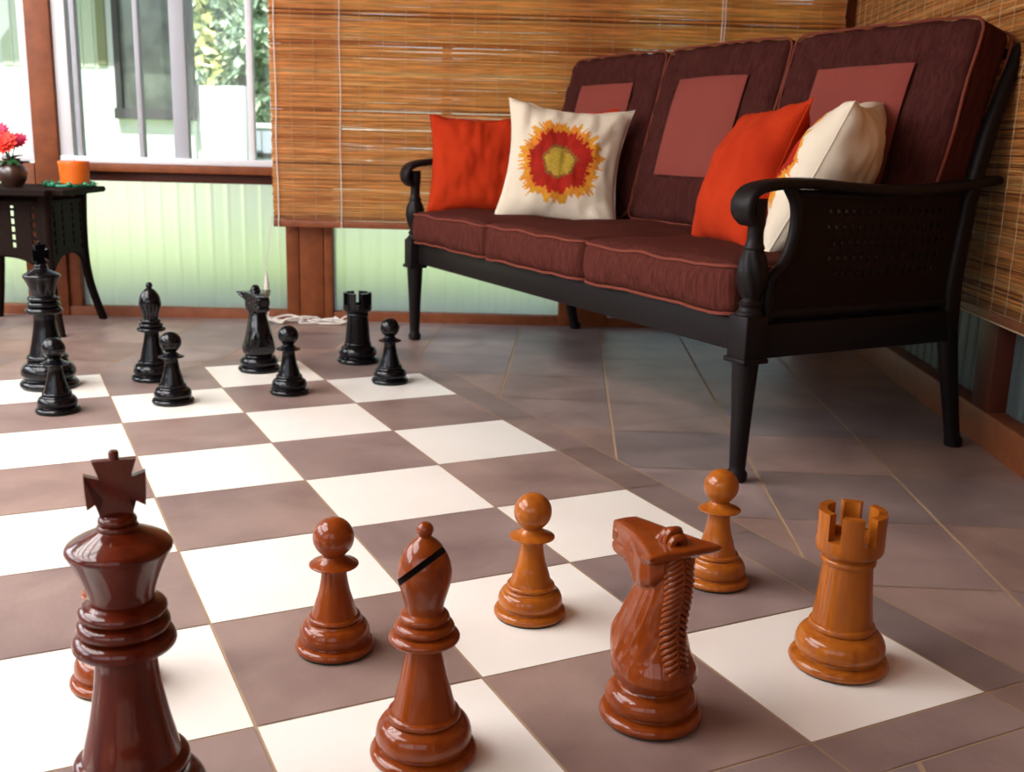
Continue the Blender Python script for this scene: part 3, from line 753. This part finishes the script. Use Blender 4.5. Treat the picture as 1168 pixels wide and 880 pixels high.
def rook(m):
    t = thing('chess_rook', None, 'chess piece'); felt(t, .0690)
    part('base', ring_prof([(.0685, .0022)], bulge(.0700, .003, .0650, .0180, .0740), [(.0605, .0195), (.0600, .022)], bulge(.0595, .0225, .0520, .0570, .0662), [(.0500, .059)], bulge(.0460, .0610, .0455, .0720, .0490, 7), [(.0440, .0730)]), m, t)
    part('tower', cm([(.0448, .0720), (.0435, .0850), (.0408, .1134), (.0385, .1400), (.0370, .1610), (.0368, .1680)]) , m, t)
    part('collar', ring_prof([(.0360, .1655)], bulge(.0375, .1660, .0370, .1760, .0408, 6), [(.0372, .1770), (.0375, .1790)]), m, t)
    b = bmesh.new(); prof_o = cm([(.0370, .1780), (.0425, .1810), (.0480, .1860), (.0497, .1930), (.0497, .2070)], 4); seg = 144
    ri, zf, zn, zt = .0370, .1980, .2070, .2480
    rings = [[b.verts.new((r * cos(2 * pi * i / seg), r * sin(2 * pi * i / seg), z)) for i in range(seg)] for r, z in prof_o]
    for A, B in zip(rings, rings[1:]):
        for i in range(seg): j = (i + 1) % seg; b.faces.new((A[i], A[j], B[j], B[i]))
    b.faces.new(rings[0][::-1])
    def vv(r, z): return [b.verts.new((r * cos(2 * pi * i / seg), r * sin(2 * pi * i / seg), z)) for i in range(seg)]
    on, inn, ot, it, ifl = rings[-1], vv(ri, zn + .001), vv(.0500, zt), vv(ri, zt), vv(ri, zf)
    def merl(i): return (i % 24) < 14.5
    for i in range(seg):
        j = (i + 1) % seg
        b.faces.new((ifl[j], ifl[i], inn[i], inn[j]))
        if merl(i):
            b.faces.new((on[i], on[j], ot[j], ot[i])); b.faces.new((ot[i], ot[j], it[j], it[i])); b.faces.new((inn[j], inn[i], it[i], it[j]))
            if not merl(i - 1): b.faces.new((on[i], ot[i], it[i], inn[i]))
            if not merl(i + 1): b.faces.new((on[j], inn[j], it[j], ot[j]))
        else: b.faces.new((on[i], on[j], inn[j], inn[i]))
    b.faces.new(ifl)
    for v in [v for v in b.verts if not v.link_faces]: b.verts.remove(v)
    obj('battlement', b, m, t, Matrix.Rotation(radians(29), 4, 'Z'), ang=35)
    return t
def king(m):
    t = thing('chess_king', None, 'chess piece'); felt(t, .078)
    part('base', ring_prof([(.0775, .0022)], bulge(.0790, .003, .0740, .0240, .0850), [(.0700, .0260), (.0690, .0290)], bulge(.0685, .0300, .0620, .0760, .0790), [(.0595, .079), (.0585, .086)], bulge(.0540, .0880, .0525, .1030, .0610, 8), [(.0500, .1050)]), m, t)
    part('stem', cm([(.0520, .1030), (.0480, .1200), (.0430, .1410), (.0385, .1640), (.0345, .1880), (.0322, .2100), (.0322, .2290)]), m, t)
    part('collar', ring_prof([(.0310, .2260), (.0440, .2290)], bulge(.0460, .2300, .0420, .2490, .0532), bulge(.0410, .2500, .0390, .2660, .0480), bulge(.0375, .2680, .0350, .2820, .0455), [(.0330, .2840)]), m, t)
    part('crown', ring_prof(cm([(.0325, .2820), (.0345, .2950), (.0385, .3080), (.0445, .3230), (.0510, .3360), (.0538, .3410), (.0535, .3450), (.0500, .3490), (.0400, .3545), (.0280, .3600), (.0190, .3640)], 4), [(0, .3642)]), m, t)
    b = lathe(ring_prof([(.0185, .3620)], bulge(.0190, .3625, .0180, .3690, .0210, 6), bulge(.0170, .3695, .0150, .3780, .0195, 6), [(.0145, .3790), (0, .3792)]), 40)
    H_ = [(.0160, .3770), (.0165, .3830), (.0125, .3970), (.0285, .3870), (.0296, .4050), (.0300, .4240), (.0150, .4185), (.0215, .4380)]
    poly = H_ + [(-x, z) for x, z in H_[::-1]]; th = .0050
    fr = [b.verts.new((x, -th, z)) for x, z in poly]; bk = [b.verts.new((x, th, z)) for x, z in poly]
    n = len(poly)
    nf = [b.faces.new(fr), b.faces.new(bk[::-1])]
    for i in range(n): j = (i + 1) % n; b.faces.new((fr[j], fr[i], bk[i], bk[j]))
    bmesh.ops.triangulate(b, faces=nf, ngon_method='EAR_CLIP')
    lathe([(.0052, .4360), (.0052, .4460), (.004, .4475), (0, .4475)], 14, b)
    obj('cross', b, m, t, ang=25)
    return t
def knight(m):
    t = thing('chess_knight', None, 'chess piece'); felt(t, .0650)
    part('base', ring_prof([(.0645, .0022)], bulge(.0660, .003, .0615, .0170, .0702), [(.0570, .0185), (.0565, .021)], bulge(.0560, .0215, .0480, .0500, .0625), [(.0460, .052), (.0450, .0560)]), m, t)
    b = bmesh.new(); EX, EY, EZ = (1, 0, 0), (0, 1, 0), (0, 0, 1)
    # chest and neck: (z, front, back, half width)
    S = [(.053, .043, -.043, .043), (.062, .053, -.057, .051), (.074, .059, -.065, .0545), (.088, .064, -.063, .0525), (.103, .065, -.054, .0475), (.120, .064, -.048, .0435),
         (.138, .061, -.044, .0400), (.155, .053, -.043, .0365), (.172, .043, -.045, .0325), (.190, .034, -.048, .0290), (.208, .028, -.051, .0265), (.228, .018, -.052, .0245), (.246, .010, -.048, .0210), (.256, .002, -.040, .014)]
    loft(b, [((0, (f + k) / 2, z), hw, (f - k) / 2, EX, EY) for z, f, k, hw in S], 28, 2.3)
    # head: flat on top, wide at the ears, narrowing to a blunt muzzle
    Hd = [(-.046, .228, .256, .024), (-.030, .206, .261, .036), (-.010, .196, .262, .0370), (.014, .190, .261, .0330), (.034, .202, .260, .0275), (.052, .212, .259, .0235), (.070, .208, .260, .0225), (.085, .210, .259, .0215), (.092, .218, .255, .0175)]
    loft(b, [((0, y, (a + c) / 2), hw, (c - a) / 2, EX, EZ) for y, a, c, hw in Hd], 32, 4.5)
    for s in (-1, 1):
        # ears flaring outwards and back
        loft(b, [((s * .018, -.018, .238), .020, .020, EX, EY), ((s * .034, -.034, .250), .016, .014, EX, EY), ((s * .048, -.052, .2585), .008, .007, EX, EY), ((s * .058, -.064, .263), .002, .002, EX, EY)], 12, 2)
        # cheek disc, brow, nostril
        loft(b, [((s * .018, .004, .214), .019, .020, EY, EZ), ((s * .031, .002, .215), .017, .018, EY, EZ), ((s * .0345, .0, .216), .010, .011, EY, EZ)], 16, 2)
        loft(b, [((s * .020, .026, .243), .012, .006, EY, EZ), ((s * .029, .022, .245), .009, .005, EY, EZ), ((s * .0315, .020, .246), .003, .002, EY, EZ)], 12, 2)
        loft(b, [((s * .012, .078, .242), .010, .008, EY, EZ), ((s * .0245, .077, .243), .006, .005, EY, EZ)], 12, 2)
        # chest muscle ridge
        tube(b, catmull([(s * .006, .024, .185), (s * .014, .040, .150), (s * .024, .049, .115), (s * .026, .044, .080)], 5), [.004 + .009 * min(1, k / 10) for k in range(16)], 10)
    # flat brow plate that spreads from the muzzle to the two ear tips
    loft(b, [((0, y, (z0_ + z1_) / 2), hw, (z1_ - z0_) / 2, EX, EZ) for y, z0_, z1_, hw in [(.088, .240, .259, .020), (.060, .236, .262, .0235), (.030, .236, .264, .028), (.0, .238, .265, .036), (-.025, .240, .265, .044), (-.045, .246, .265, .051), (-.058, .253, .265, .055), (-.062, .257, .264, .050)]], 24, 6)
    # lower jaw and forelock
    loft(b, [((0, -.004, .204), .022, .010, EX, EZ), ((0, .030, .206), .017, .008, EX, EZ), ((0, .062, .209), .016, .006, EX, EZ), ((0, .080, .213), .012, .004, EX, EZ)], 16, 2.5)
    o = obj('horse_head', b, m, t)
    md = o.modifiers.new('r', 'REMESH'); md.mode = 'VOXEL'; md.voxel_size = .0016
    s2 = o.modifiers.new('s', 'SMOOTH'); s2.factor = .5; s2.iterations = 3
    bpy.context.view_layer.update(); apply_mods(o)
    me = o.data
    for v in me.vertices:     # carved details: mouth line, nostrils, eye, faceted grooves down the neck
        x, y, z = v.co
        if y > .055: v.co.x *= 1 - .12 * math.exp(-((z - .2280) / .0022) ** 2); v.co.y -= .004 * math.exp(-((z - .2280) / .0022) ** 2)
        for s in (-1, 1):
            d = hypot(y - .079, z - .243); 
            if s * x > .008 and d < .005: v.co.x -= s * .003 * (1 - d / .005)
            d = hypot((y - .020) / 1.5, z - .236)
            if s * x > .012 and d < .006: v.co.x -= s * .004 * (1 - d / .006)
        if z < .19 and z > .06 and -.04 < y < .045:
            k = .0010 * sin((y * 1.0 + (z - .1) * .35) * 150) * math.exp(-((z - .125) / .05) ** 2); v.co.x -= math.copysign(k, x)
    me.shade_smooth()
    o.data.materials.clear(); o.data.materials.append(m)
    # mane: crest along the neck with slanting cut locks and a ribbed forelock
    b = bmesh.new()
    path = catmull([(0, -.030, .262), (0, -.044, .256), (0, -.053, .240), (0, -.055, .215), (0, -.052, .190), (0, -.048, .160), (0, -.050, .130), (0, -.056, .105), (0, -.060, .080)], 6)
    n = len(path)
    for s in (-1, 1):
        for k in range(24):
            fq = (n - 1) * (k + .3) / 25.5; q = path[int(fq)].lerp(path[min(n - 1, int(fq) + 1)], fq % 1)
            wd = .021 - .003 * k / 24
            a = Vector((s * .0010, q.y - .003, q.z + .003)); c = Vector((s * wd, q.y + .010, q.z - .016)); mdl = (a + c) / 2 + Vector((s * .004, -.0030, 0))
            tube(b, catmull([a, mdl, c], 4), [.0028, .0031, .0034, .0036, .0037, .0036, .0034, .0030, .0020], 8)
    tube(b, [p + Vector((0, -.001, 0)) for p in path], [.0035] * n, 8)
    for k in range(4):
        y0 = -.036 + .010 * k; hz = (.274, .281, .277, .268)[k]
        tube(b, catmull([(-.012, y0, .252), (-.008, y0 - .003, hz - .004), (0, y0 - .004, hz), (.008, y0 - .003, hz - .004), (.012, y0, .252)], 4), .0058, 8)
    obj('mane', b, m, t, label='ribbed carved mane')
    return t

sets = {}
def place(fn, kind, u, v, m, label, rz=0, group=None):
    key = (kind, m)
    if key not in sets: sets[key] = o = fn(M[m])
    else: o = copy_tree(sets[key])
    o.location = (u * T, v * T, 0); o.rotation_euler = (0, 0, rz); o['label'] = label; o['group'] = group
    return o
GW, GK = 'brown wooden chess pieces', 'black chess pieces'
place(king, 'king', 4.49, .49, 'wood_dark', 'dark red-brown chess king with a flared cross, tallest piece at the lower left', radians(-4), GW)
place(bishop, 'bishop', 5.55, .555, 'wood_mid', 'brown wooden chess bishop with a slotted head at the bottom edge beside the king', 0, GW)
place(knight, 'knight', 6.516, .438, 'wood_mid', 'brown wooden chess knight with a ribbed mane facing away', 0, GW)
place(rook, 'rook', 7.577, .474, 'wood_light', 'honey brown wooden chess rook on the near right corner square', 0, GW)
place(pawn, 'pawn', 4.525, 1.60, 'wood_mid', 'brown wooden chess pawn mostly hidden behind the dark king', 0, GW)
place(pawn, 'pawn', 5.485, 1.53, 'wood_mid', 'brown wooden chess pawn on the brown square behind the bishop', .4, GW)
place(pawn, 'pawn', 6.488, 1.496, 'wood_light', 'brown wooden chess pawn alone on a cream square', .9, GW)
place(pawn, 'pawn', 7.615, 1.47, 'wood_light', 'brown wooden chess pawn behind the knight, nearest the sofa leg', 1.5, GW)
place(king, 'king', 4.523, 7.59, 'ebony', 'black chess king in front of the wicker table', radians(40), GK)
place(bishop, 'bishop', 5.455, 7.59, 'ebony', 'black chess bishop with a round topped head', 2.6, GK)
place(knight, 'knight', 6.50, 7.67, 'ebony', 'black chess knight with pointed ears', pi, GK)
place(rook, 'rook', 7.575, 7.75, 'ebony', 'black chess rook in front of the timber post', 0, GK)
place(pawn, 'pawn', 4.545, 6.58, 'ebony', 'black chess pawn in front of the black king', 0, GK)
place(pawn, 'pawn', 5.49, 6.575, 'ebony', 'black chess pawn in front of the black bishop', 0, GK)
place(pawn, 'pawn', 6.54, 6.59, 'ebony', 'black chess pawn in front of the black knight', 0, GK)
place(pawn, 'pawn', 7.57, 6.70, 'ebony', 'black chess pawn in front of the black rook', 0, GK)

# ------------------------------------------------------------------ wicker side table
TM = MB @ Matrix.Translation((-.12, -.305, 0))
tb = thing('side_table', 'dark brown wicker side table with splayed legs by the left window', 'table', matrix=TM)
b = bmesh.new(); bx(b, -.265, .265, -.265, .265, .535, .557)
bmesh.ops.bevel(b, geom=[e for e in b.edges if abs((e.verts[0].co - e.verts[1].co).normalized().z) > .9], offset=.05, segments=5, affect='EDGES')
bmesh.ops.bevel(b, geom=[e for e in b.edges], offset=.004, segments=2, affect='EDGES')
obj('table_top', b, M['table_wicker'], tb)
for sx in (-1, 1):
    for sy in (-1, 1):
        b = bmesh.new(); P = catmull([(sx * .175, sy * .175, .54), (sx * .172, sy * .172, .40), (sx * .175, sy * .175, .27), (sx * .188, sy * .188, .15), (sx * .213, sy * .213, .03), (sx * .22, sy * .22, .0)], 5)
        n = len(P); tube(b, P, [.026 - .009 * min(1, i / (n * .55)) for i in range(n)], 10); obj('leg', b, M['table_wicker'], tb)
def apron(rot, full):
    b = bmesh.new(); nx, nz = 46, 22; V = {}
    for i in range(nx + 1):
        x = -.165 + .33 * i / nx; u = x / .165; bot = .235 + .075 * (1 - u * u) * 1.0 - .0
        bot = .30 - .07 * abs(u) ** 2.5 if full else .47
        for k in range(nz + 1): V[i, k] = b.verts.new((x, -.18, bot + (.515 - bot) * k / nz + (.002 * sin(k * pi) if 0 else 0)))
    for i in range(nx):
        for k in range(nz):
            if full and i in (4, 5, 15, 16, 29, 30, 40, 41) and k % 3 > 0 and 3 < k < 20: continue
            b.faces.new((V[i, k], V[i + 1, k], V[i + 1, k + 1], V[i, k + 1]))
    bmesh.ops.transform(b, matrix=Matrix.Rotation(rot, 4, 'Z'), verts=b.verts)
    o = obj('apron', b, M['table_wicker'], tb); md = o.modifiers.new('s', 'SOLIDIFY'); md.thickness = .008; md.offset = 0; apply_mods(o)
for k in range(4): apron(k * pi / 2, k in (0, 1))

def petal_flower(parent, loc, r, m, seed, n=14, center=True):
    b = bmesh.new(); R = random.Random(seed)
    for ring, (rr, lift) in enumerate(((1.0, .15), (.75, .45), (.45, .8))):
        for k in range(n - ring * 3):
            a = 2 * pi * (k + .5 * ring) / (n - ring * 3) + R.uniform(-.1, .1); l = r * rr; wd = l * .30
            d = Vector((cos(a), sin(a), 0)); s = Vector((-sin(a), cos(a), 0)); up = Vector((0, 0, 1))
            P0 = Vector((0, 0, 0)); q = [P0, P0 + d * l * .5 + s * wd + up * l * lift * .5, P0 + d * l + up * l * lift, P0 + d * l * .5 - s * wd + up * l * lift * .5]
            mid = b.verts.new(P0 + d * l * .5 + up * l * (lift * .5 - .1)); vs = [b.verts.new(x) for x in q]
            for i in range(4): b.faces.new((vs[i], vs[(i + 1) % 4], mid))
    bmesh.ops.transform(b, matrix=Matrix.Translation(loc) @ Matrix.Rotation(radians(55), 4, 'X'), verts=b.verts)
    return obj('flower', b, M[m], parent, label='red flower' if m == 'petal_red' else 'magenta flower')
vt = thing('flower_vase', 'small brown vase of pink and red flowers on the wicker table', 'vase', matrix=TM @ Matrix.Translation((.0, -.04, .557)))
obj('vase', lathe(cm([(.030, .0), (.034, .004), (.050, .030), (.054, .055), (.046, .078), (.030, .092), (.028, .100), (.034, .108), (.031, .108), (.024, .098), (.0, .09)], 4), 32), M['vase'], vt)
for k, (x, y, z, r, mm) in enumerate(((-.045, .0, .200, .055, 'petal'), (-.010, -.03, .165, .058, 'petal_red'), (.02, .03, .175, .040, 'petal'), (-.06, -.02, .155, .045, 'petal_red'))):
    b = bmesh.new(); tube(b, catmull([(0, 0, .09), (x * .4, y * .4, .14), (x, y, z)], 4), .0025, 6); s = obj('stem', b, M['green_leaf'], vt); petal_flower(vt, (x, y, z), r, mm, k)
b = bmesh.new(); R = random.Random(4)
for k in range(16):
    a = R.uniform(0, 2 * pi); l = R.uniform(.05, .09); d = Vector((cos(a), sin(a), R.uniform(-.2, .9))).normalized(); s = d.cross(Vector((0, 0, 1))).normalized(); o_ = Vector((0, 0, .105))
    pts = [o_ + d * l * t + Vector((0, 0, -.03 * t * t)) for t in (0, .35, .7, 1)]; wds = (.003, .014, .011, .001)
    prev = None
    for p_, w_ in zip(pts, wds):
        v = (b.verts.new(p_ - s * w_), b.verts.new(p_ + s * w_))
        if prev: b.faces.new((prev[0], prev[1], v[1], v[0]))
        prev = v
obj('leaves', b, M['green_leaf'], vt)
ct = thing('candle', 'thick orange pillar candle on the wicker table', 'candle', matrix=TM @ Matrix.Translation((.185, .10, .566)))
obj('wax', lathe(cm([(.046, .0), (.054, .004), (.056, .03), (.060, .088)], 4) + [(.058, .093), (.052, .092), (.048, .082), (.0, .080)], 40), M['candle'], ct)
b = bmesh.new(); tube(b, catmull([(0, 0, .079), (.001, 0, .09), (.004, .0, .098)], 3), .0015, 6); obj('wick', b, M['dark_frame'], ct)
b = bmesh.new(); R = random.Random(9)
for k in range(70):
    a = 2 * pi * k / 70; rr = .085 + R.uniform(-.014, .018); c0 = Vector((rr * cos(a), rr * sin(a), R.uniform(.008, .016)))
    d = Vector((cos(a + R.uniform(-1.6, 1.6)), sin(a + R.uniform(-1.6, 1.6)), R.uniform(-.05, .35))).normalized(); s = d.cross(Vector((0, 0, 1))).normalized(); l = R.uniform(.018, .032)
    v = [b.verts.new(c0), b.verts.new(c0 + d * l * .5 + s * .008), b.verts.new(c0 + d * l), b.verts.new(c0 + d * l * .5 - s * .008)]; b.faces.new(v)
wt = thing('candle_wreath', 'dark green leafy ring around the foot of the orange candle', 'wreath', matrix=TM @ Matrix.Translation((.165, .09, .557)))
obj('leaves', b, M['green_leaf'], wt)
b = bmesh.new(); tube(b, [(.085 * cos(2 * pi * k / 30), .085 * sin(2 * pi * k / 30), .006) for k in range(30)], .006, 8, closed=True); obj('ring', b, M['candle_glass'], wt)
for k in range(9):
    b = bmesh.new(); a = 2 * pi * k / 9 + .2; q = bmesh.new(); bmesh.ops.create_icosphere(q, subdivisions=2, radius=.011); bmesh.ops.translate(q, vec=(.092 * cos(a), .092 * sin(a), .012), verts=q.verts); merge(b, q); obj('glass_bead', b, M['candle_glass'], wt)

# ------------------------------------------------------------------ outside
bm = bmesh.new(); bx(bm, -14, 16, 1.3, 22, -.30, -.06)
tag(struct('ground', bm, M['lawn'], matrix=MB, smooth=False, label='sunlit green lawn outside'), kind='structure', cat='lawn')
bm = bmesh.new(); bx(bm, -14, 16, .0, 1.3, -.30, -.05)
tag(struct('ground_paving', bm, M['paving'], matrix=MB, smooth=False, label='pale paving strip outside the back wall'), kind='structure', cat='paving')

hs = thing('neighbour_house', 'white house with a big dark window seen through the sliding window', 'house', matrix=MB @ Matrix.Translation((-.90, 5.0, -.06)))
b = bmesh.new(); bx(b, -7, -.66, 0, .5, 0, 3.0); bx(b, -.66, .0, 0, .5, 0, 1.02); bx(b, -.66, .0, 0, .5, 2.35, 3.0); obj('wall', b, M['stucco'], hs, smooth=False)
b = bmesh.new()
for k in range(9): bx(b, -1.62 + .1 * k, -1.53 + .1 * k, -.012, .0, 1.40, 3.0)
obj('siding', b, M['siding'], hs, smooth=False)
b = bmesh.new(); bx(b, -.80, -.72, -.03, 0, 1.42, 3.0, bev=.01); obj('corner_board', b, M['olive'], hs)
b = bmesh.new(); bx(b, -.66, -.61, -.03, .05, 1.0, 2.4); bx(b, -.05, .02, -.03, .05, 1.0, 2.4); bx(b, -.66, .02, -.09, .05, .97, 1.06); bx(b, -.66, .02, -.03, .05, 2.32, 2.4)
wf = obj('window_frame', b, M['dark_frame'], hs, smooth=False)
b = bmesh.new(); bx(b, -.62, -.04, .03, .04, 1.04, 2.35); obj('pane', b, M['dark_glass'], wf, smooth=False)
b = bmesh.new(); bx(b, -7.5, .1, -1.10, .9, 3.0, 3.12); obj('roof', b, M['roof'], hs, smooth=False)

gw = bmesh.new(); bx(gw, 0, .46, -.06, .06, 0, 1.28, bev=.01)
tag(obj('garden_wall', gw, M['stucco'], matrix=MB @ Matrix.Translation((-.925, 5.15, -.06))), 'blank white wall right of the dark window, under the tree', 'wall')

def tree(name, label, s, n_, z0, hgt, rad, nleaf, seed, cols_, trunk=.06, droop=None, lsize=.09):
    t = thing(name, label, 'tree', matrix=MB @ Matrix.Translation((s, n_, -.06)), group='trees outside the window')
    b = bmesh.new(); R = random.Random(seed)
    tube(b, catmull([(0, 0, 0), (.05, 0, z0 * .5), (-.02, .03, z0 + .1 * hgt), (.03, 0, z0 + hgt * .8)], 5), [trunk * (1 - .7 * k / 15) for k in range(16)], 8)
    for k in range(10):
        a = R.uniform(0, 2 * pi); zz = z0 + hgt * R.uniform(.05, .6); tube(b, catmull([(0, 0, zz), (rad * .4 * cos(a), rad * .4 * sin(a), zz + .15), (rad * .8 * cos(a), rad * .8 * sin(a), zz + .1)], 4), [.02 * (1 - .8 * i / 8) for i in range(9)], 5)
    obj('trunk', b, M['bark'], t)
    b = bmesh.new(); cols = []
    clumps = [(Vector((R.gauss(0, .45) * rad, R.gauss(0, .4) * rad, z0 + hgt * R.random())), R.uniform(.15, .32) * rad) for _ in range(26)]
    if droop: clumps += [(Vector(c), r) for c, r in droop]
    for i in range(nleaf):
        c, cr = clumps[R.randrange(len(clumps))]; p = c + Vector((R.gauss(0, 1), R.gauss(0, 1), R.gauss(0, 1))) * cr * .6
        d = Vector((R.gauss(0, 1), R.gauss(0, 1), R.gauss(-.6, .7))).normalized(); s_ = d.cross(Vector((R.random(), R.random(), R.random()))).normalized(); l = lsize * R.uniform(.6, 1.3); w_ = l * .22
        up = d.cross(s_) * l * .08; v = [b.verts.new(p), b.verts.new(p + d * l * .5 + s_ * w_ + up), b.verts.new(p + d * l), b.verts.new(p + d * l * .5 - s_ * w_ + up)]
        b.faces.new(v); cc_ = cols_[R.randrange(len(cols_))]; cols.append(cc_)
    o = obj('foliage', b, M['leaf_light'], t, smooth=False); set_tint(o.data, lambda p: cols[p.index]); return t
tree('garden_tree', 'bright green leafy tree hanging down over the white wall', -1.75, 9.2, 1.2, 2.6, 1.15, 30000, 21, [(1.4, 1.4, 1.0), (.8, 1.0, .8), (2.6, 2.4, 1.6), (.35, .45, .4)],
     lsize=.26)
tree('garden_shrub', 'dense dark green shrub behind the grey fence', -.62, 7.9, .75, 2.6, .62, 18000, 33, [(.5, .65, .5), (.3, .42, .3), (.8, .9, .7), (.6, .75, .5)], lsize=.17)
tree('garden_shrub', 'dark green bush farther right beyond the fence, behind the blind', 2.9, 8.4, .3, 2.5, .9, 5000, 35, [(.5, .65, .5), (.3, .42, .3), (.8, .9, .7)], lsize=.10)

ft = thing('garden_fence', 'low blue-grey fence with a white top rail beyond the window', 'fence', matrix=MB @ Matrix.Translation((-.55, 5.6, -.06)))
b = bmesh.new()
for k in range(30): bx(b, .02 + .10 * k, .112 + .10 * k, -.012, .012, .05, .93)
obj('boards', b, M['fence'], ft, smooth=False)
b = bmesh.new(); bx(b, 0, 3.1, -.03, .03, .925, .975, bev=.005); obj('top_rail', b, M['white_frame'], ft)
b = bmesh.new(); bx(b, 0, 3.1, -.025, -.012, .66, .70); obj('cross_rail', b, M['dark_frame'], ft)
for k in range(3): b = bmesh.new(); bx(b, .55 + 1.1 * k - .55, .61 + 1.1 * k - .55, -.04, .03, 0, 1.05, bev=.005); obj('fence_post', b, M['white_frame'], ft)
